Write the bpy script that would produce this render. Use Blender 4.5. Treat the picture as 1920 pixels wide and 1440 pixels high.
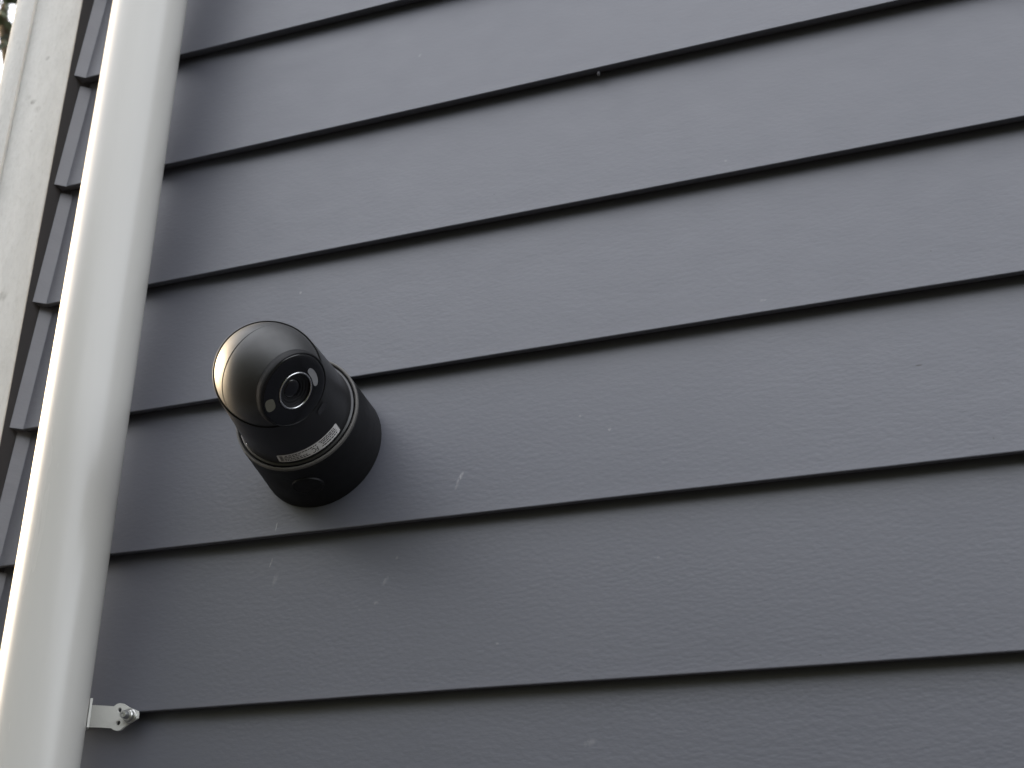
import bpy, bmesh, math, random
from mathutils import Vector, Matrix, noise
random.seed(7)
SC = bpy.context.scene
for o in list(bpy.data.objects):
    bpy.data.objects.remove(o, do_unlink=True)
R = math.radians
Z0 = 2.64                                    # height of weatherboard line 0 above the ground

# ------------------------------------------------------------------ camera
cam_d = bpy.data.cameras.new('camera')
cam = bpy.data.objects.new('camera', cam_d)
SC.collection.objects.link(cam)
CAM_ROT = Matrix.Rotation(0.3307, 3, 'Z') @ Matrix.Rotation(2.0029, 3, 'X') @ Matrix.Rotation(-0.0032, 3, 'Z')
CAM_LOC = Vector((0.0, -0.9409, Z0 - 1.0904))
cam.matrix_world = Matrix.Translation(CAM_LOC) @ CAM_ROT.to_4x4()
cam_d.sensor_width = 36.0
cam_d.lens = 36.0 * 2284.1 / 1920.0
cam_d.clip_start = 0.02
cam_d.clip_end = 2000
cam_d.dof.use_dof = True
cam_d.dof.focus_distance = 1.06
cam_d.dof.aperture_fstop = 9.0
SC.camera = cam

# ------------------------------------------------------------------ sky, sun, exposure
SUN_EL, SUN_AZ = R(20), R(-81)               # azimuth clockwise from +Y (into the wall)
sun_dir = Vector((math.sin(SUN_AZ) * math.cos(SUN_EL), math.cos(SUN_AZ) * math.cos(SUN_EL), math.sin(SUN_EL)))
world = bpy.data.worlds.new('World')
SC.world = world
world.use_nodes = True
wn = world.node_tree
wn.nodes.clear()
sky = wn.nodes.new('ShaderNodeTexSky')
sky.sky_type = 'NISHITA'
sky.sun_disc = False
sky.sun_elevation = SUN_EL
sky.sun_rotation = SUN_AZ
sky.air_density = 1.0
sky.dust_density = 3.0
sky.ozone_density = 1.0
hsv = wn.nodes.new('ShaderNodeHueSaturation')
hsv.inputs['Saturation'].default_value = 0.6
bg = wn.nodes.new('ShaderNodeBackground')
bg.inputs['Strength'].default_value = 0.12
wo = wn.nodes.new('ShaderNodeOutputWorld')
wn.links.new(sky.outputs[0], hsv.inputs['Color'])
# thin, even cloud veil over the clear sky
veil = wn.nodes.new('ShaderNodeMix')
veil.data_type = 'RGBA'
veil.inputs[0].default_value = 0.80
veil.inputs[7].default_value = (2.42, 2.43, 2.52, 1)
wn.links.new(hsv.outputs[0], veil.inputs[6])
wn.links.new(veil.outputs[2], bg.inputs['Color'])
wn.links.new(bg.outputs[0], wo.inputs['Surface'])

sl = bpy.data.lights.new('sun', 'SUN')
sl.energy = 1.25
sl.angle = R(15)
sl.color = (1.0, 0.74, 0.42)
sun = bpy.data.objects.new('sun', sl)
SC.collection.objects.link(sun)
sun.rotation_euler = sun_dir.to_track_quat('Z', 'Y').to_euler()
sun.location = sun_dir * 30

SC.render.engine = 'CYCLES'
SC.cycles.use_adaptive_sampling = True
SC.cycles.adaptive_threshold = 0.004
SC.cycles.use_denoising = True
SC.cycles.max_bounces = 5
SC.cycles.diffuse_bounces = 3
SC.cycles.glossy_bounces = 3
SC.view_settings.view_transform = 'Standard'
SC.view_settings.look = 'None'
SC.view_settings.gamma = 1.0
SC.view_settings.exposure = 3.18

# ------------------------------------------------------------------ helpers
COL = SC.collection

def obj(name, bm, mat, parent=None, smooth=None):
    me = bpy.data.meshes.new(name)
    bmesh.ops.recalc_face_normals(bm, faces=bm.faces[:])
    bm.to_mesh(me)
    bm.free()
    o = bpy.data.objects.new(name, me)
    COL.objects.link(o)
    if mat:
        me.materials.append(mat)
    if parent:
        o.parent = parent
    if smooth is not None:
        me.polygons.foreach_set('use_smooth', [True] * len(me.polygons))
        if smooth < 180:
            me.set_sharp_from_angle(angle=R(smooth))
    return o

def empty(name, matrix):
    o = bpy.data.objects.new(name, None)
    COL.objects.link(o)
    o.matrix_world = matrix
    o.empty_display_size = 0.05
    return o

def tag(o, label=None, cat=None, group=None, kind=None):
    if label: o['label'] = label
    if cat: o['category'] = cat
    if group: o['group'] = group
    if kind: o['kind'] = kind
    return o

def lathe(bm, prof, M=Matrix.Identity(4), n=96, close=False):
    """prof: list of (radius, height) turned about local z, placed by matrix M."""
    rings = []
    for r, h in prof:
        if r < 1e-6:
            rings.append([bm.verts.new(M @ Vector((0, 0, h)))])
        else:
            rings.append([bm.verts.new(M @ Vector((r * math.cos(2 * math.pi * i / n), r * math.sin(2 * math.pi * i / n), h))) for i in range(n)])
    pairs = list(zip(rings[:-1], rings[1:]))
    if close:
        pairs.append((rings[-1], rings[0]))
    for a, b in pairs:
        if len(a) == 1 and len(b) == 1:
            continue
        for i in range(n):
            j = (i + 1) % n
            if len(a) == 1:
                bm.faces.new((a[0], b[i], b[j]))
            elif len(b) == 1:
                bm.faces.new((a[i], a[j], b[0]))
            else:
                bm.faces.new((a[i], a[j], b[j], b[i]))
    return rings

def torus_prof(R0, r, h, n=14):
    return [(R0 + r * math.cos(2 * math.pi * i / n), h + r * math.sin(2 * math.pi * i / n)) for i in range(n)]

def box(bm, x0, x1, y0, y1, z0, z1):
    v = [bm.verts.new((x, y, z)) for x in (x0, x1) for y in (y0, y1) for z in (z0, z1)]
    for f in ((0, 1, 3, 2), (4, 6, 7, 5), (0, 4, 5, 1), (2, 3, 7, 6), (0, 2, 6, 4), (1, 5, 7, 3)):
        bm.faces.new([v[i] for i in f])

# ------------------------------------------------------------------ materials
def mat(name, base, rough=0.5, spec=0.5, metal=0.0, coat=0.0, coat_r=0.1):
    m = bpy.data.materials.new(name)
    m.use_nodes = True
    b = m.node_tree.nodes['Principled BSDF']
    b.inputs['Base Color'].default_value = (*base, 1)
    b.inputs['Roughness'].default_value = rough
    b.inputs['Specular IOR Level'].default_value = spec
    b.inputs['Metallic'].default_value = metal
    b.inputs['Coat Weight'].default_value = coat
    b.inputs['Coat Roughness'].default_value = coat_r
    return m, m.node_tree, b

def nd(t, typ, **kw):
    n = t.nodes.new(typ)
    for k, v in kw.items():
        setattr(n, k, v)
    return n

def scaled_pos(t, scale, geo=None, rot=None):
    g = geo or nd(t, 'ShaderNodeNewGeometry')
    mp = nd(t, 'ShaderNodeMapping')
    mp.inputs['Scale'].default_value = scale
    if rot: mp.inputs['Rotation'].default_value = rot
    t.links.new(g.outputs['Position'], mp.inputs['Vector'])
    return mp.outputs[0], g

def noise_n(t, vec, scale=1.0, detail=4, rough=0.55):
    n = nd(t, 'ShaderNodeTexNoise')
    n.inputs['Scale'].default_value = scale
    n.inputs['Detail'].default_value = detail
    n.inputs['Roughness'].default_value = rough
    t.links.new(vec, n.inputs['Vector'])
    return n.outputs['Fac']

def ramp(t, fac, lo, hi, clo, chi):
    r = nd(t, 'ShaderNodeMapRange')
    r.inputs['From Min'].default_value = lo
    r.inputs['From Max'].default_value = hi
    r.inputs['To Min'].default_value = clo
    r.inputs['To Max'].default_value = chi
    t.links.new(fac, r.inputs['Value'])
    return r.outputs[0]

def mth(t, op, a, b=None):
    n = nd(t, 'ShaderNodeMath', operation=op)
    for i, v in enumerate((a, b)):
        if v is None: continue
        if isinstance(v, (int, float)): n.inputs[i].default_value = v
        else: t.links.new(v, n.inputs[i])
    return n.outputs[0]

def mixc(t, fac, a, b):
    n = nd(t, 'ShaderNodeMix', data_type='RGBA')
    for sock, v in ((n.inputs[0], fac), (n.inputs[6], a), (n.inputs[7], b)):
        if isinstance(v, (int, float)): sock.default_value = v
        elif isinstance(v, tuple): sock.default_value = (*v, 1)
        else: t.links.new(v, sock)
    return n.outputs[2]

def bump(t, b, h, strength, dist):
    n = nd(t, 'ShaderNodeBump')
    n.inputs['Strength'].default_value = strength
    n.inputs['Distance'].default_value = dist
    t.links.new(h, n.inputs['Height'])
    t.links.new(n.outputs[0], b.inputs['Normal'])

# --- painted weatherboard: satin charcoal paint over a roughly rolled surface, a few pale scuffs
SCUFFS = []   # (x, z, half width, half height, lean, strength)
def px(u, v, y=0.0):
    """a point of the wall plane seen at photo pixel u, v: used to measure where marks sit on the wall"""
    d = CAM_ROT @ Vector(((u - 960) / 2284.1, -(v - 720) / 2284.1, -1.0))
    return CAM_LOC + d * ((y - CAM_LOC.y) / d.y)
for u, v, w, h, lean, s in ((860, 893, .0014, .0050, .5, .55), (855, 908, .0012, .0040, .4, .22), (517, 988, .0005, .0042, .1, .8),
                            (497, 1049, .0006, .0040, .25, .75), (506, 1082, .0020, .0060, .2, .16), (715, 1084, .0016, .0040, .5, .22),
                            (735, 1040, .0011, .0016, .3, .25), (698, 1127, .0022, .0014, 0, .25), (668, 1140, .0010, .0010, 0, .25),
                            (555, 541, .0010, .0016, 0, .6), (783, 97, .0016, .0022, .3, .3), (1140, 800, .0011, .0016, .2, .35),
                            (1100, 1390, .0040, .0030, .6, .16), (1430, 562, .0024, .0012, .3, .22), (1083, 775, .0010, .0012, 0, .3),
                            (1230, 1040, .0010, .0010, 0, .2), (930, 1205, .0012, .0010, 0, .2), (1360, 300, .0010, .0012, 0, .2)):
    P = px(u, v)
    SCUFFS.append((P.x, P.z, w * 1.35, h * 1.1, lean, s * .5))

M_WALL, t, b = mat('charcoal_wall_paint', (.08, .08, .09), .32, .92)
v1, g = scaled_pos(t, (165, 165, 330))
fine = noise_n(t, v1, 1.0, 1.5, .45)
v2, g = scaled_pos(t, (28, 28, 60), g)
mid = noise_n(t, v2, 1.0, 3, .5)
v3, g = scaled_pos(t, (2.2, 2.2, 3.5), g)
big = noise_n(t, v3, 1.0, 3, .5)
v4, g = scaled_pos(t, (1.1, 1.1, 5.0), g)
patch_ = noise_n(t, v4, 1.0, 3, .5)
col = mixc(t, ramp(t, big, .3, .7, 0, 1), (.070, .074, .094), (.084, .088, .108))
obi = nd(t, 'ShaderNodeObjectInfo')
hv = nd(t, 'ShaderNodeHueSaturation')
t.links.new(ramp(t, obi.outputs['Random'], 0, 1, .93, 1.07), hv.inputs['Value'])
t.links.new(col, hv.inputs['Color'])
col = hv.outputs[0]
col = mixc(t, ramp(t, fine, .40, .75, 0, .10), col, (.09, .09, .10))
brk = ramp(t, noise_n(t, scaled_pos(t, (500, 500, 260), g)[0], 1, 3, .6), .35, .62, .15, 1)
sep = nd(t, 'ShaderNodeSeparateXYZ')
t.links.new(g.outputs['Position'], sep.inputs[0])
tot = None
for (x, z, w, h, lean, s) in SCUFFS:
    dz = mth(t, 'SUBTRACT', sep.outputs['Z'], z)
    dx = mth(t, 'SUBTRACT', mth(t, 'SUBTRACT', sep.outputs['X'], x), mth(t, 'MULTIPLY', dz, lean))
    a = mth(t, 'POWER', mth(t, 'ABSOLUTE', mth(t, 'DIVIDE', dx, w)), 2)
    c = mth(t, 'POWER', mth(t, 'ABSOLUTE', mth(t, 'DIVIDE', dz, h)), 2)
    m_ = ramp(t, mth(t, 'ADD', a, c), .2, 1.3, s, 0)
    tot = m_ if tot is None else mth(t, 'MAXIMUM', tot, m_)
col = mixc(t, mth(t, 'MULTIPLY', tot, brk), col, (.62, .61, .60))
tot = None
for (uu, vv, w, h, s) in ((1722, 678, .0030, .0009, .8), (1863, 821, .0007, .0012, .5), (1538, 1228, .0012, .0007, .5), (925, 362, .0008, .0008, .5), (1745, 467, .0008, .0008, .5)):
    P = px(uu, vv)
    a = mth(t, 'POWER', mth(t, 'DIVIDE', mth(t, 'SUBTRACT', sep.outputs['X'], P.x), w), 2)
    c = mth(t, 'POWER', mth(t, 'DIVIDE', mth(t, 'SUBTRACT', sep.outputs['Z'], P.z), h), 2)
    m_ = ramp(t, mth(t, 'ADD', a, c), .2, 1.3, s, 0)
    tot = m_ if tot is None else mth(t, 'MAXIMUM', tot, m_)
col = mixc(t, tot, col, (.015, .015, .016))
t.links.new(col, b.inputs['Base Color'])
t.links.new(ramp(t, mid, .3, .7, .42, .47), b.inputs['Roughness'])
hgt = mth(t, 'ADD', mth(t, 'MULTIPLY', mth(t, 'MULTIPLY', fine, ramp(t, patch_, .3, .7, .45, 1.1)), .8), mth(t, 'MULTIPLY', mid, .30))
bump(t, b, hgt, .19, .0012)

# --- white pvc pipe
M_PIPE, t, b = mat('white_pvc', (.66, .665, .655), .26, .5)
vv, g = scaled_pos(t, (30, 30, 3))
st = noise_n(t, vv, 1, 4, .6)
t.links.new(mixc(t, ramp(t, st, .4, .75, 0, .35), (.52, .508, .475), (.46, .45, .42)), b.inputs['Base Color'])
t.links.new(ramp(t, st, .3, .7, .22, .28), b.inputs['Roughness'])
bump(t, b, noise_n(t, scaled_pos(t, (14, 14, 5), g)[0], 1, 2, .5), .12, .004)

# --- off-white painted timber
M_TRIM, t, b = mat('off_white_trim_paint', (.62, .61, .57), .55, .4)
va, g = scaled_pos(t, (60, 60, 22))
na = noise_n(t, va, 1, 5, .6)
vb, g = scaled_pos(t, (260, 260, 120), g)
nb = noise_n(t, vb, 1, 3, .6)
c = mixc(t, ramp(t, na, .35, .75, 0, 1), (.58, .575, .55), (.51, .505, .48))
c = mixc(t, ramp(t, nb, .50, .80, 0, .22), c, (.30, .29, .26))
sep = nd(t, 'ShaderNodeSeparateXYZ')
t.links.new(g.outputs['Position'], sep.inputs[0])
tot = None
for (u, v, rr, s) in ((62, 191, .0035, .9), (70, 205, .005, .35), (52, 183, .004, .3), (89, 109, .0032, .55), (4, 556, .006, .5), (58, 246, .002, .4)):
    P = px(u, v, -.018)
    dx = mth(t, 'POWER', mth(t, 'DIVIDE', mth(t, 'SUBTRACT', sep.outputs['X'], P.x), rr), 2)
    dz = mth(t, 'POWER', mth(t, 'DIVIDE', mth(t, 'SUBTRACT', sep.outputs['Z'], P.z), rr), 2)
    m_ = ramp(t, mth(t, 'ADD', dx, dz), .05, 1.5, s, 0)
    tot = m_ if tot is None else mth(t, 'MAXIMUM', tot, m_)
c = mixc(t, mth(t, 'MULTIPLY', tot, ramp(t, nb, .35, .6, .3, 1)), c, (.16, .15, .13))
t.links.new(c, b.inputs['Base Color'])
bump(t, b, mth(t, 'ADD', na, nb), .42, .0014)

M_DARKEDGE, _, _ = mat('dark_painted_edge', (.05, .05, .055), .6, .2)  # dark edge paint, taken darker still for the shadow it stands in
M_GAP, _, _ = mat('building_wrap', (.02, .02, .02), .9, .1)

def plastic(name, base, rough, bs=.15, spec=.5):
    m, t, b = mat(name, base, rough, spec)
    v, g = scaled_pos(t, (900, 900, 900))
    n = noise_n(t, v, 1, 3, .6)
    bump(t, b, n, bs, .0002)
    v, g = scaled_pos(t, (45, 45, 45), g)
    t.links.new(ramp(t, noise_n(t, v, 1, 4, .6), .3, .7, rough - .05, rough + .08), b.inputs['Roughness'])
    return m
M_BASE = plastic('matte_black_plastic', (.005, .005, .006), .55, .15, .3)
M_HOUS = plastic('satin_black_plastic', (.007, .007, .008), .36, .15, .7)
M_BALL = plastic('satin_black_shell', (.009, .009, .009), .52, .05, .9)
M_RING, _, _ = mat('grey_rubber_gasket', (.10, .095, .088), .5, .4)
M_GLASS, _, _ = mat('black_lens_window', (.004, .004, .005), .06, .6)
M_LENS, _, _ = mat('lens_glass', (.006, .006, .008), .12, .6)
M_LENSRING, _, _ = mat('dark_lens_barrel', (.008, .008, .009), .35, .5)
M_CHROME, _, _ = mat('polished_lens_ring', (.62, .62, .62), .22, .5, 1.0)
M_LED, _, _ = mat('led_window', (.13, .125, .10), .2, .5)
M_SKY_PATCH, _, _ = mat('painted_sky_reflection', (.26, .26, .27), .25, .5)  # pale colour painted in for sky mirrored by the window
M_IR, _, _ = mat('infrared_window', (.03, .03, .033), .15, .5)
M_STEEL, t, b = mat('zinc_plated_steel', (.52, .52, .50), .34, .5, 1.0)
M_INK, _, _ = mat('sticker_ink', (.02, .02, .02), .6, .3)
M_PAPER, t, b = mat('sticker_paper', (.62, .61, .60), .45, .4)
M_BRK, t, b = mat('painted_bracket', (.60, .60, .56), .4, .5)
va, g = scaled_pos(t, (300, 300, 300))
bump(t, b, noise_n(t, va, 1, 3, .6), .25, .0006)

# ------------------------------------------------------------------ ground
M_GROUND, t, b = mat('dark_garden_soil', (.03, .03, .03), .9, .2)
va, g = scaled_pos(t, (3, 3, 3))
t.links.new(mixc(t, noise_n(t, va, 1, 6, .6), (.018, .018, .018), (.035, .034, .033)), b.inputs['Base Color'])
bm = bmesh.new()
vs = [bm.verts.new(v) for v in ((-600, -600, 0), (600, -600, 0), (600, 600, 0), (-600, 600, 0))]
bm.faces.new(vs)
ground = obj('ground', bm, M_GROUND)
tag(ground, kind='structure')

# ------------------------------------------------------------------ wall of weatherboards
EXPO = 0.150
T = 0.0128
X_L, X_R = -0.8645, 4.2
X_TRIM = -0.8715
Y_TRIM = -0.018
wall = empty('house_wall', Matrix.Translation((0, 0, 0)))
tag(wall, 'charcoal grey wall of overlapping horizontal weatherboards behind the camera and downpipe', 'wall')
DZ = {1: (.0035, .0), 2: (-.0012, .0001), 3: (-.0033, -.0011), 4: (-.0016, .0020), 5: (.0016, -.0007), 6: (-.0001, -.0003)}   # small setting-out errors of single boards
def board_y(zr):                              # depth of a board's face, zr above its bottom edge
    return T / EXPO * zr
def plank(k):
    zb = Z0 - EXPO * k
    dz0, dz1 = DZ.get(k, (random.uniform(-.0006, .0006), random.uniform(-.0006, .0006)))
    prof = [(board_y(.1755), .1755), (board_y(.12), .12), (board_y(.06), .06), (board_y(.012), .012), (.0001, .0013), (.00005, .0009), (.0003, .0003), (.0009, .0),
            (.0058, .0002), (.0062, .0030), (T - .0007, .0032), (T - .0007 + board_y(.1755), .1755)]
    n = 90
    bm = bmesh.new()
    rows = []
    for i in range(n + 1):
        f = (i / n) ** 1.35
        x = X_L + (X_R - X_L) * f
        wob = .0009 * noise.noise((x * 1.7, k * 7.3, 1.1))
        wz = .0007 * noise.noise((x * 2.3, k * 3.1, 5.5)) + .00018 * noise.noise((x * 45, k * 3.7, 2.5))
        lin = dz0 + (dz1 - dz0) * min(1, (x + .87) / 1.0)
        row = []
        for (y, z) in prof:
            low = max(0, 1 - z / .15)
            row.append(bm.verts.new((x, y + wob * low, zb + z + (wz + lin) * low)))
        rows.append(row)
    m = len(prof)
    for a, c in zip(rows[:-1], rows[1:]):
        for j in range(m):
            bm.faces.new((a[j], a[(j + 1) % m], c[(j + 1) % m], c[j]))
    bm.faces.new(rows[0]); bm.faces.new(rows[-1])
    o = obj('weatherboard', bm, M_WALL, wall, 35)
    # painted corner fillet closing the board's end against the trim board
    bm = bmesh.new()
    y0 = board_y(.149); ry = []
    sect = []
    for (zr) in (.0006, .03, .075, .12, .1488):
        yb = board_y(zr) + .0002
        ring = [(X_L + .0045, yb), (X_L + .0028, yb - .0008), (X_L - .0052, yb - .0078), (X_TRIM + .0004, yb - .0086), (X_TRIM + .0004, yb + .006), (X_L + .0045, yb + .006)]
        sect.append([bm.verts.new((x, y, zb + zr + dz0)) for x, y in ring])
    for a, c in zip(sect[:-1], sect[1:]):
        for j in range(6):
            bm.faces.new((a[j], a[(j + 1) % 6], c[(j + 1) % 6], c[j]))
    bm.faces.new(sect[0]); bm.faces.new(sect[-1])
    obj('corner_fillet', bm, M_WALL, o, 30)
    return o
planks = {k: plank(k) for k in range(-9, 17)}
# paint drip hanging from one board's lower edge
P = px(1121, 138)
bm = bmesh.new()
lathe(bm, [(0, .0030), (.0012, .0022), (.0016, .0005), (.0014, -.0012), (.0009, -.0026), (0, -.0031)], Matrix.Translation((P.x, .0030, P.z + .0020)), 14)
obj('paint_drip', bm, M_DARKEDGE, planks[2], 60)
bm = bmesh.new()
box(bm, -.86, X_R, .030, 4.0, .10, Z0 + 1.48)
obj('wall_core', bm, M_GAP, wall)

# ------------------------------------------------------------------ off-white trim boards at the corner
trim = empty('corner_trim', Matrix.Translation((0, 0, 0)))
tag(trim, 'off-white painted corner trim of two vertical boards left of the downpipe', 'trim')
def vboard(name, x0, x1, y0, y1, m, bev, edge=None):
    bm = bmesh.new()
    prof = [(x1, y1), (x1, y0 + bev), (x1 - bev * .3, y0 + bev * .3), (x1 - bev, y0), (x0 + bev, y0), (x0 + bev * .3, y0 + bev * .3), (x0, y0 + bev), (x0, y1)]
    rows = []
    n = 60
    for i in range(n + 1):
        z = .05 + (Z0 + 1.45 - .05) * i / n
        wx = .0006 * noise.noise((z * 3, x0 * 10, 0)); wy = .0005 * noise.noise((z * 2, x0 * 10, 9))
        rows.append([bm.verts.new((x + wx, y + wy, z)) for x, y in prof])
    fm = []
    for a, c in zip(rows[:-1], rows[1:]):
        for j in range(len(prof)):
            f = bm.faces.new((a[j], a[(j + 1) % 8], c[(j + 1) % 8], c[j]))
            f.material_index = 1 if edge and j == 0 else 0
    bm.faces.new(rows[0]); bm.faces.new(rows[-1])
    o = obj(name, bm, m, trim, 40)
    if edge: o.data.materials.append(edge)
    return o
vboard('trim_board', -.9408, X_TRIM, Y_TRIM, .03, M_TRIM, .0016, M_DARKEDGE)
vboard('trim_board', -.9705, -.9412, Y_TRIM - .0035, .03, M_TRIM, .0020)

# ------------------------------------------------------------------ downpipe with its wall bracket
PX, PY, PR = -.740, -.0528, .040
pipe = empty('downpipe', Matrix.Translation((PX, PY, .03)))
tag(pipe, 'round white plastic downpipe running up the charcoal wall', 'downpipe')
bm = bmesh.new()
prof = [(PR - .003, .0)] + [(PR + .00006 * noise.noise((i * .37, 2, 3)), 4.1 * i / 40) for i in range(41)] + [(PR - .003, 4.1)]
lathe(bm, prof, n=128, close=True)
obj('pipe', bm, M_PIPE, pipe, 40)

def prism(bm, pts, holes, y0, y1):
    """plate with outline pts (x,z) and round holes, between depths y0 (front) and y1"""
    from mathutils.geometry import delaunay_2d_cdt
    loops = [pts] + [[(hx + hr * math.cos(2 * math.pi * i / 20), hz + hr * math.sin(2 * math.pi * i / 20)) for i in range(20)] for hx, hz, hr in holes]
    co, ed = [], []
    for L in loops:
        s = len(co)
        co += [Vector(p) for p in L]
        ed += [(s + i, s + (i + 1) % len(L)) for i in range(len(L))]
    vs, es, fs, *_ = delaunay_2d_cdt(co, ed, [], 1, 1e-7)
    def inside(c, L):
        r = False
        for i in range(len(L)):
            (x1, z1), (x2, z2) = L[i], L[i - 1]
            if (z1 > c[1]) != (z2 > c[1]) and c[0] < (x2 - x1) * (c[1] - z1) / (z2 - z1) + x1: r = not r
        return r
    keep = []
    for f in fs:
        c = sum((vs[i] for i in f), Vector((0, 0))) / len(f)
        if inside(c, loops[0]) and not any(inside(c, L) for L in loops[1:]):
            keep.append(f)
    A = [bm.verts.new((v.x, y0, v.y)) for v in vs]
    B = [bm.verts.new((v.x, y1, v.y)) for v in vs]
    cnt = {}
    for f in keep:
        bm.faces.new([A[i] for i in f]); bm.faces.new([B[i] for i in reversed(f)])
        for i in range(len(f)):
            e = tuple(sorted((f[i], f[(i + 1) % len(f)])))
            cnt[e] = cnt.get(e, 0) + 1
    for (i, j), n in cnt.items():
        if n == 1: bm.faces.new((A[i], A[j], B[j], B[i]))
    bmesh.ops.delete(bm, geom=[v for v in bm.verts if not v.link_faces], context='VERTS')

YB = -.0045
def bp(u, v, y=YB):                            # measured on the enlarged bracket
    p = px(130 + u / 12.0, 1280 + v / 12.0, y)
    return (p.x, p.z)
outline = [(330, 520), (460, 500), (700, 512), (1000, 530), (1035, 508), (1075, 478), (1140, 460), (1210, 470), (1330, 545), (1440, 592), (1540, 640), (1545, 700), (1530, 800),
           (1420, 868), (1330, 920), (1240, 985), (1150, 1060), (1100, 1078), (1050, 1082), (990, 1062), (940, 1022), (700, 1010), (410, 1000), (280, 996)]
inv = Matrix.Translation((-PX, -PY, -.03))
bm = bmesh.new()
h1 = bp(1130, 615); h2 = bp(1100, 905)
prism(bm, [bp(*q) for q in outline], [(*h1, .0021), (*h2, .0022)], YB, YB + .0022)
# turned lip and saddle that cups the back of the pipe
zc = bp(420, 750)[1]
lip = bp(420, 750)[0]
sad = []
for s in range(13):
    a = R(32 + s * 8.5)
    sad.append(a)
rows = []
for a in sad:
    row = []
    for rr in (PR + .0006, PR + .0026):
        for zz in (zc - .0150, zc + .0100):
            row.append(bm.verts.new((PX + rr * math.cos(a), PY + rr * math.sin(a), zz)))
    rows.append(row)
for a, c in zip(rows[:-1], rows[1:]):
    bm.faces.new((a[0], a[1], c[1], c[0])); bm.faces.new((a[2], c[2], c[3], a[3]))
    bm.faces.new((a[0], c[0], c[2], a[2])); bm.faces.new((a[1], a[3], c[3], c[1]))
bm.faces.new((rows[0][0], rows[0][2], rows[0][3], rows[0][1])); bm.faces.new((rows[-1][0], rows[-1][1], rows[-1][3], rows[-1][2]))
bmesh.ops.transform(bm, matrix=inv, verts=bm.verts[:])
brk = obj('wall_bracket', bm, M_BRK, pipe, 30)
# bolt with washer
cx, cz = bp(1375, 750)
Mb = inv @ Matrix.Translation((cx, YB, cz)) @ Matrix.Rotation(R(90), 4, 'X')
bm = bmesh.new()
lathe(bm, [(0, 0), (.0066, -.0002), (.0068, .0006), (.0064, .0014), (.0055, .0018), (.0053, .0046), (.0046, .0054), (.0036, .0056), (.0035, .0108), (.0031, .0116), (.0012, .0118), (.001, .0108), (0, .0108)], Mb, 32)
obj('bolt', bm, M_STEEL, brk, 35)

# ------------------------------------------------------------------ security camera
TILT, YAW = R(6), R(7)
w = Vector((math.sin(YAW) * math.cos(TILT), -math.cos(YAW) * math.cos(TILT), math.sin(TILT)))
u = Vector((math.cos(YAW), math.sin(YAW), 0))
v = w.cross(u)
DEV_C = Vector((-.5142, .006, Z0 - .6645))
DM = Matrix.Translation(DEV_C) @ Matrix((u, v, w)).transposed().to_4x4()
dev = empty('security_camera', DM)
tag(dev, 'black round security camera with ball head and cylindrical base on the grey wall', 'security camera')
DI = DM.inverted()
DR = DI.to_3x3()

# base: slightly tapered junction box
bm = bmesh.new()
RB0, RB1, HB = .0608, .0572, .0640
lathe(bm, [(0, -.010), (RB0 + .0004, -.010), (RB0, .0), (RB0 - .0012, .022), (RB1 + .0006, .060), (RB1 + .0002, HB - .0006), (RB1 - .0004, HB), (.050, HB), (.050, HB - .004), (0, HB - .004)], n=160)
base = obj('base', bm, M_BASE, dev, 30)
# gasket ring round the front of the base
bm = bmesh.new()
lathe(bm, [(.0553, HB - .001), (.0571, HB + .0001), (.0574, HB + .0008), (.0572, HB + .0026), (.0566, HB + .0034), (.0558, HB + .0036), (.0549, HB + .0030), (.0545, HB + .0008)], n=160, close=True)
obj('gasket_ring', bm, M_RING, base, 60)
# round cable plug in the side of the base
def on_base(uu, vv):                            # where a photo pixel meets the base's side
    d = (DR @ (CAM_ROT @ Vector(((uu - 960) / 2284.1, -(vv - 720) / 2284.1, -1.0)))); o = DI @ CAM_LOC
    best = None
    for i in range(4000):
        q = o + d * (.8 + i * .0001)
        if math.hypot(q.x, q.y) < .0595: return q
    return o
q = on_base(578, 912)
ang = math.atan2(q.y, q.x)
Mp = Matrix.Rotation(ang, 4, 'Z') @ Matrix.Translation((.0590, 0, q.z)) @ Matrix.Rotation(R(90), 4, 'Y')
bm = bmesh.new()
lathe(bm, [(0, .0003), (.0122, .0003), (.0128, .0000), (.0134, .0005), (.0140, .0003), (.0144, -.003)], Mp, 48)
obj('cable_plug', bm, M_BASE, base, 40)

# ball head frame
BALL_H, BR = .133, .0446
BC = Vector((0, 0, BALL_H))
wc = DM @ BC
vw = (CAM_LOC - wc).normalized()
def cam_vec(x, y, z):                           # right, up, towards viewer -> local direction
    zz = vw; xx = (CAM_ROT @ Vector((0, 1, 0))).cross(zz).normalized(); yy = zz.cross(xx)
    return (DR @ (xx * x + yy * y + zz * z)).normalized()
n_lens = cam_vec(.575, -.345, .742)
m_seam = cam_vec(.00, .13, .99)
def axis_matrix(nn, origin):
    z = nn.normalized(); x = Vector((0, 1, 0)).cross(z)
    x.normalize(); y = z.cross(x)
    return Matrix.Translation(origin) @ Matrix((x, y, z)).transposed().to_4x4()

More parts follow.
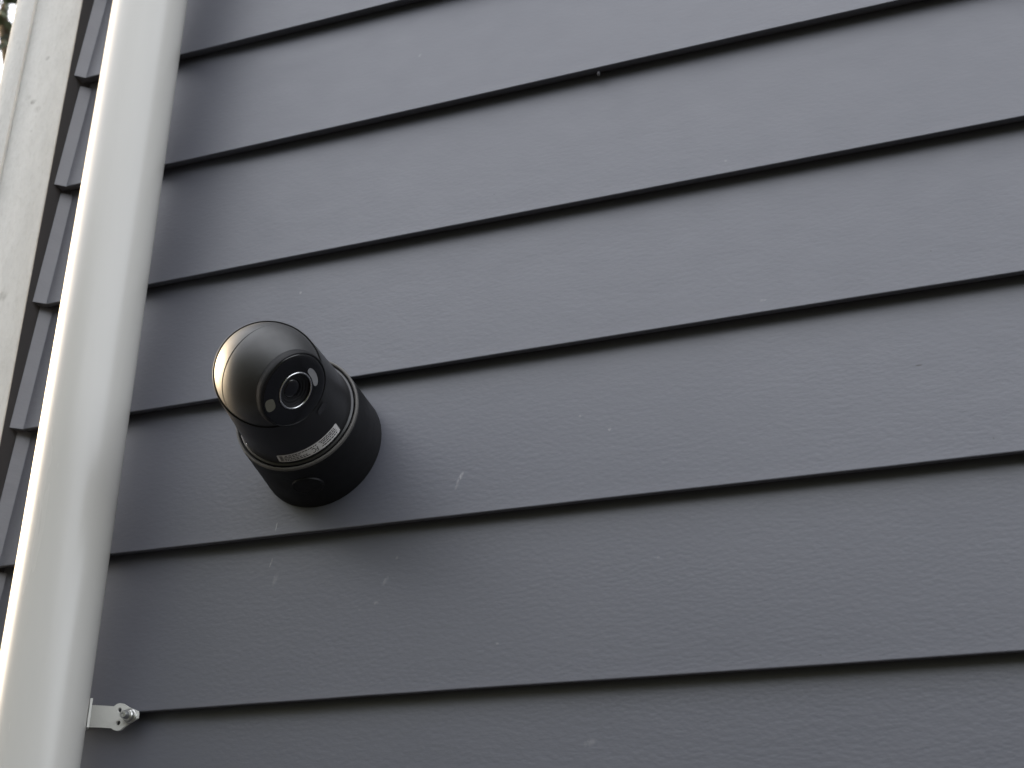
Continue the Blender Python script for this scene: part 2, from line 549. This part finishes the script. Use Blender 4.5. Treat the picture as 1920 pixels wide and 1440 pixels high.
# housing: collar, then a shell lofted from the collar to the slanted mouth that holds the ball
bm = bmesh.new()
N = 128
rings = []
for r, h in ((.0500, .0600), (.0535, .0605), (.0538, .0640), (.0537, .0668), (.0530, .0676), (.0517, .0679), (.0514, .0688), (.0512, .0705)):
    rings.append([Vector((r * math.cos(2 * math.pi * i / N), r * math.sin(2 * math.pi * i / N), h)) for i in range(N)])
sx = (Vector((1, 0, 0)) - m_seam * m_seam.x).normalized()
sy = m_seam.cross(sx)
RS, DS = .0460, .0030
def mouth(i, r, d):
    a = 2 * math.pi * i / N
    return BC + m_seam * d + (sx * math.cos(a) + sy * math.sin(a)) * r
for s in range(1, 25):
    f = s / 24
    ring = []
    for i in range(N):
        A = rings[7][i]; B = mouth(i, RS, DS)
        rr = f + .06 * math.sin(f * math.pi)
        p = A.lerp(B, f)
        ring.append(p)
    rings.append(ring)
rings.append([mouth(i, RS - .0004, DS + .0005) for i in range(N)])
rings.append([mouth(i, RS - .0010, DS + .0004) for i in range(N)])
rings.append([mouth(i, RS - .0012, DS - .0030) for i in range(N)])
vr = [[bm.verts.new(p) for p in rg] for rg in rings]
for a, c in zip(vr[:-1], vr[1:]):
    for i in range(N):
        bm.faces.new((a[i], a[(i + 1) % N], c[(i + 1) % N], c[i]))
hous = obj('housing', bm, M_HOUS, dev, 40)

# ball: two shells meeting in a fine parting groove
Ml = axis_matrix(n_lens, BC)
bm = bmesh.new()
prof = []
for i in range(0, 181):
    th = math.pi * i / 180
    r = BR
    if abs(i - 92) == 0: r = BR - .0008
    if i > 92: r = BR - .0001
    if r * math.sin(th) < .0285 and th < math.pi / 2: continue
    prof.append((max(0, r * math.sin(th)), r * math.cos(th)))
prof = [(0, BR * .7), (.0284, BR * .7)] + prof
prof[-1] = (0, -BR)
lathe(bm, prof, Ml, 128)
ball = obj('ball_head', bm, M_BALL, dev, 25)
# window boss
bm = bmesh.new()
WH = .0372
lathe(bm, [(.0330, .024), (.0336, WH - .0040), (.0334, WH - .0020), (.0328, WH - .0007), (.0320, WH - .0004), (.0316, WH - .0008), (.0315, WH - .003)], Ml, 128)
obj('window_rim', bm, M_BASE, ball, 40)
bm = bmesh.new()
lathe(bm, [(.0318, WH - .0014)] + [(.0316 * math.cos(a), WH - .0010 + .0030 * math.sin(a)) for a in [R(x) for x in range(0, 90, 6)] if .0316 * math.cos(a) > .0172] + [(.0170, WH + .0012), (.0168, WH - .004)], Ml, 128)
win = obj('lens_window', bm, M_GLASS, ball, 50)
bm = bmesh.new()
lathe(bm, torus_prof(.0158, .00080, WH + .0013), Ml, 96, True)
obj('lens_ring', bm, M_CHROME, ball, 180)
bm = bmesh.new()
lathe(bm, [(.0172, WH + .0009), (.0153, WH + .0009), (.0150, WH - .001), (.0128, WH - .0016), (.0126, WH - .0022), (.0105, WH - .0024), (.0103, WH - .0032), (.0085, WH - .0034), (.0083, WH - .0042), (.0060, WH - .0044)], Ml, 96)
obj('lens_barrel', bm, M_LENSRING, ball, 30)
bm = bmesh.new()
lathe(bm, [(0, WH - .0024)] + [(.0084 * math.sin(R(x)), WH - .0044 + .0020 * math.cos(R(x))) for x in range(10, 91, 10)], Ml, 64)
obj('lens', bm, M_LENS, ball, 180)
# lamps behind the window, plus sky reflections put in as pale patches
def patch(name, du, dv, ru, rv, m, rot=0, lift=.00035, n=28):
    """small flat patch on the window; du, dv measured in photo pixels from the lens centre"""
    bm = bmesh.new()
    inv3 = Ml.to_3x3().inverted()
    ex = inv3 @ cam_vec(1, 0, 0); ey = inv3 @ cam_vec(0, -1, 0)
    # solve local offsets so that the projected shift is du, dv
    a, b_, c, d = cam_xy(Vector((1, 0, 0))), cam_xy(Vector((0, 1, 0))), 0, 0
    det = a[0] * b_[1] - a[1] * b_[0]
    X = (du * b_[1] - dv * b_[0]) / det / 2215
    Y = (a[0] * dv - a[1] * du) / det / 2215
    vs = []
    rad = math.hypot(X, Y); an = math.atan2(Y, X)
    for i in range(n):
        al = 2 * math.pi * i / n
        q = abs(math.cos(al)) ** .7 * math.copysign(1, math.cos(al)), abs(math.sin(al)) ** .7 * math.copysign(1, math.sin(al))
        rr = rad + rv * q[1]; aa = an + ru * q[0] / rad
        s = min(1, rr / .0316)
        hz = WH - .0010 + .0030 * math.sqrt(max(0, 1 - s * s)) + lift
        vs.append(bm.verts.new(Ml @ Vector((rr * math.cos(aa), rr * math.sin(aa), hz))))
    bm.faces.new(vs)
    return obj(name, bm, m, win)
def cam_xy(local):                               # image-plane direction (right, down) of a vector in the lens frame
    g = (DM.to_3x3() @ (Ml.to_3x3() @ local))
    c = CAM_ROT.transposed() @ g
    return (c.x, -c.y)
patch('white_lamp', -40, 27, .0058, .0042, M_LED)  # LED cover, kept pale to stand in for reflected sky too
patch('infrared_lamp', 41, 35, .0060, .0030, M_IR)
patch('sky_reflection_patch', 30, -27, .0098, .0029, M_SKY_PATCH)  # painted crescent of reflected sky

# ------------------------------------------------------------------ sticker on the collar of the housing
def cone_pt(ang, h, off=.00025):                 # a point on the housing wall near its foot
    i = (ang / (2 * math.pi) * N) % N
    i0 = int(i); f = i - i0
    A = rings[7][i0].lerp(rings[7][(i0 + 1) % N], f)
    B = mouth(i, RS, DS)
    s = (h - .0705) / max(1e-6, (B.z - A.z))
    p = A.lerp(B, s)
    rad = Vector((p.x, p.y, 0)).normalized()
    return p + rad * off
def cone_ang(uu, vv, h):                         # angle on the housing whose point at height h lies nearest a photo pixel
    best = (1e9, 0)
    for k in range(720):
        a = 2 * math.pi * k / 720
        P = CAM_ROT.transposed() @ ((DM @ cone_pt(a, h)) - CAM_LOC)
        x = 960 + 2284.1 * P.x / -P.z; y = 720 - 2284.1 * P.y / -P.z
        rad = DM.to_3x3() @ Vector((math.cos(a), math.sin(a), 0))
        if rad.dot(vw) < 0: continue
        best = min(best, ((x - uu) ** 2 + (y - vv) ** 2, a))
    return best[1]
SH0, SH1 = .0708, .0802
a0 = cone_ang(524, 862, SH0); a1 = cone_ang(637, 806, SH0)
if a1 < a0: a1 += 2 * math.pi
bm = bmesh.new()
cols = []
for i in range(41):
    a = a0 + (a1 - a0) * i / 40
    ins = .0006 if i in (0, 40) else 0
    cols.append([bm.verts.new(cone_pt(a, SH0 + ins + (SH1 - SH0 - 2 * ins) * j / 4)) for j in range(5)])
for a, c in zip(cols[:-1], cols[1:]):
    for j in range(4): bm.faces.new((a[j], c[j], c[j + 1], a[j + 1]))
stk = obj('rating_sticker', bm, M_PAPER, hous, 60)
stk['label'] = 'curved silver-grey rating sticker with small black print'
# print: tiny lines of text and an FC mark, read from the wall side (upside down here)
def strip(bm, s0, s1, t0, t1, n=6):
    prev = None
    for i in range(n + 1):
        a = a0 + (a1 - a0) * (s0 + (s1 - s0) * i / n)
        cur = [bm.verts.new(cone_pt(a, SH0 + (SH1 - SH0) * tt, .00042)) for tt in (t0, t1)]
        if prev: bm.faces.new((prev[0], cur[0], cur[1], prev[1]))
        prev = cur
bm = bmesh.new()
rnd = random.Random(3)
for t0, s_lo, s_hi in ((.14, .10, .46), (.34, .10, .44), (.56, .10, .34), (.76, .12, .60), (.20, .66, .95), (.42, .68, .95), (.62, .66, .95), (.80, .64, .93)):
    s = s_lo
    while s < s_hi:
        L = rnd.uniform(.012, .045)
        strip(bm, s, min(s + L, s_hi), t0, t0 + .10, 3)
        s += L + rnd.uniform(.006, .014)
for i in range(5):
    strip(bm, .035 + i * .010, .040 + i * .010, .12, .88, 1)
obj('small_print', bm, M_INK, stk)
cu = bpy.data.curves.new('fc_text', 'FONT')
cu.body = 'FC'; cu.size = 1.0; cu.align_x = 'CENTER'; cu.align_y = 'CENTER'
to = bpy.data.objects.new('fc_text', cu)
COL.objects.link(to)
dg = bpy.context.evaluated_depsgraph_get()
tm = bpy.data.meshes.new_from_object(to.evaluated_get(dg))
bpy.data.objects.remove(to, do_unlink=True)
bm = bmesh.new(); bm.from_mesh(tm)
bmesh.ops.subdivide_edges(bm, edges=bm.edges[:], cuts=1)
for vtx in bm.verts:
    sx_, sy_ = -vtx.co.x, -vtx.co.y
    a = a0 + (a1 - a0) * (.555 + sx_ * .085)
    vtx.co = cone_pt(a, SH0 + (SH1 - SH0) * (.42 + sy_ * .75), .00042)
obj('fc_mark', bm, M_INK, stk)
# small screw in the collar
a = cone_ang(467, 830, .0745)
bm = bmesh.new()
c = cone_pt(a, .0745)
Ms = Matrix.Translation(c) @ Vector((math.cos(a), math.sin(a), .2)).to_track_quat('Z', 'Y').to_matrix().to_4x4()
lathe(bm, [(0, .0004), (.0005, .0004), (.0007, .0007), (.0011, .0005), (.0013, -.0005)], Ms, 16)
obj('screw', bm, M_STEEL, hous, 40)

# ------------------------------------------------------------------ tree beyond the corner
M_LEAF, t, b = mat('leaf', (.05, .075, .025), .55, .3)
oi = nd(t, 'ShaderNodeNewGeometry')
t.links.new(mixc(t, oi.outputs['Random Per Island'], (.038, .050, .026), (.095, .108, .058)), b.inputs['Base Color'])
M_BARK, t, b = mat('bark', (.10, .08, .06), .85, .2)
va, g = scaled_pos(t, (9, 9, 2))
bump(t, b, noise_n(t, va, 1, 5, .6), .6, .03)
TX, TY = -4.3, 3.4
tree = empty('garden_tree', Matrix.Translation((TX, TY, 0)))
tag(tree, 'leafy green tree against bright sky beyond the house corner', 'tree')
bm = bmesh.new()
def limb(pts, r0, r1, n=9):
    prev = None
    for k, p in enumerate(pts):
        f = k / (len(pts) - 1); r = r0 + (r1 - r0) * f
        d = (pts[min(k + 1, len(pts) - 1)] - pts[max(k - 1, 0)]).normalized()
        x = d.orthogonal().normalized(); y = d.cross(x)
        cur = [bm.verts.new(p + (x * math.cos(2 * math.pi * i / n) + y * math.sin(2 * math.pi * i / n)) * r) for i in range(n)]
        if prev:
            for i in range(n): bm.faces.new((prev[i], prev[(i + 1) % n], cur[(i + 1) % n], cur[i]))
        prev = cur
limb([Vector((.06 * math.sin(k), .05 * math.cos(k * 1.3), k * .62)) for k in range(10)], .17, .05)
tips = []
for k in range(16):
    a = k * 2.4; z = 2.2 + k * .24
    s = Vector((0, 0, z)); L = 1.7 - .05 * k
    pts = [s + Vector((math.cos(a + .2 * j), math.sin(a + .2 * j), .45)) * (L * j / 4) for j in range(5)]
    limb(pts, .055, .012, 6); tips += pts[2:]
obj('trunk', bm, M_BARK, tree, 60)
bm = bmesh.new()
rnd = random.Random(11)
clumps = [p + Vector((rnd.gauss(0, .25), rnd.gauss(0, .25), rnd.gauss(0, .2))) for p in tips for _ in range(2)]
for c in clumps:
    for _ in range(70):
        d = Vector((rnd.gauss(0, 1), rnd.gauss(0, 1), rnd.gauss(0, 1))).normalized() * (rnd.random() ** .5) * .36
        p = c + d
        ax = Vector((rnd.gauss(0, 1), rnd.gauss(0, 1), rnd.gauss(0, .6) - .3)).normalized(); sd = ax.orthogonal().normalized()
        sd = Matrix.Rotation(rnd.random() * 6.28, 3, ax) @ sd
        L, W = rnd.uniform(.07, .12), rnd.uniform(.02, .034)
        q = [bm.verts.new(p), bm.verts.new(p + ax * L * .5 + sd * W), bm.verts.new(p + ax * L), bm.verts.new(p + ax * L * .5 - sd * W)]
        bm.faces.new(q)
obj('crown', bm, M_LEAF, tree)

# ------------------------------------------------------------------ leafy screen added out of view to darken low reflections in the wall
bm = bmesh.new()
rnd = random.Random(5)
nx, nz = 120, 26
for (y0, y1) in ((-6.2, -8.2),):
    grid = []
    for i in range(nx + 1):
        x = -14 + 30 * i / nx
        col_ = []
        for j in range(nz + 1):
            a = math.pi * j / nz
            yy = (y0 + y1) / 2 + math.cos(a) * (y0 - y1) / 2
            top = 3.4 + 4.0 / (1 + math.exp((x + 1.5) / 3)) + .5 * noise.noise((x * .5, 1, 1))
            zz = top * min(1, math.sin(a) * 1.6)
            d = Vector((noise.noise((x * 2, yy * 2, zz * 2)), noise.noise((x * 2, yy * 2, zz * 2 + 9)), noise.noise((x * 2 + 7, yy * 2, zz * 2)))) * .28
            col_.append(bm.verts.new((x + d.x, yy + d.y, max(-.02, zz + d.z) if 0 < j < nz else -.02)))
        grid.append(col_)
    for a, c in zip(grid[:-1], grid[1:]):
        for j in range(nz):
            bm.faces.new((a[j], c[j], c[j + 1], a[j + 1]))
pts = [f.calc_center_median() for f in bm.faces]
for p in pts:
    for _ in range(7):
        q0 = p + Vector((rnd.gauss(0, .12), rnd.gauss(0, .08), rnd.gauss(0, .1)))
        ax = Vector((rnd.gauss(0, 1), rnd.gauss(0, 1), rnd.gauss(0, 1))).normalized(); sd = ax.orthogonal().normalized()
        L, W = rnd.uniform(.08, .14), rnd.uniform(.025, .04)
        q = [bm.verts.new(q0), bm.verts.new(q0 + ax * L * .5 + sd * W), bm.verts.new(q0 + ax * L), bm.verts.new(q0 + ax * L * .5 - sd * W)]
        bm.faces.new(q)
added_hedge = obj('added_hedge', bm, M_LEAF)
tag(added_hedge, 'tall leafy green screen added out of view to darken reflections in the house wall', 'added_hedge')
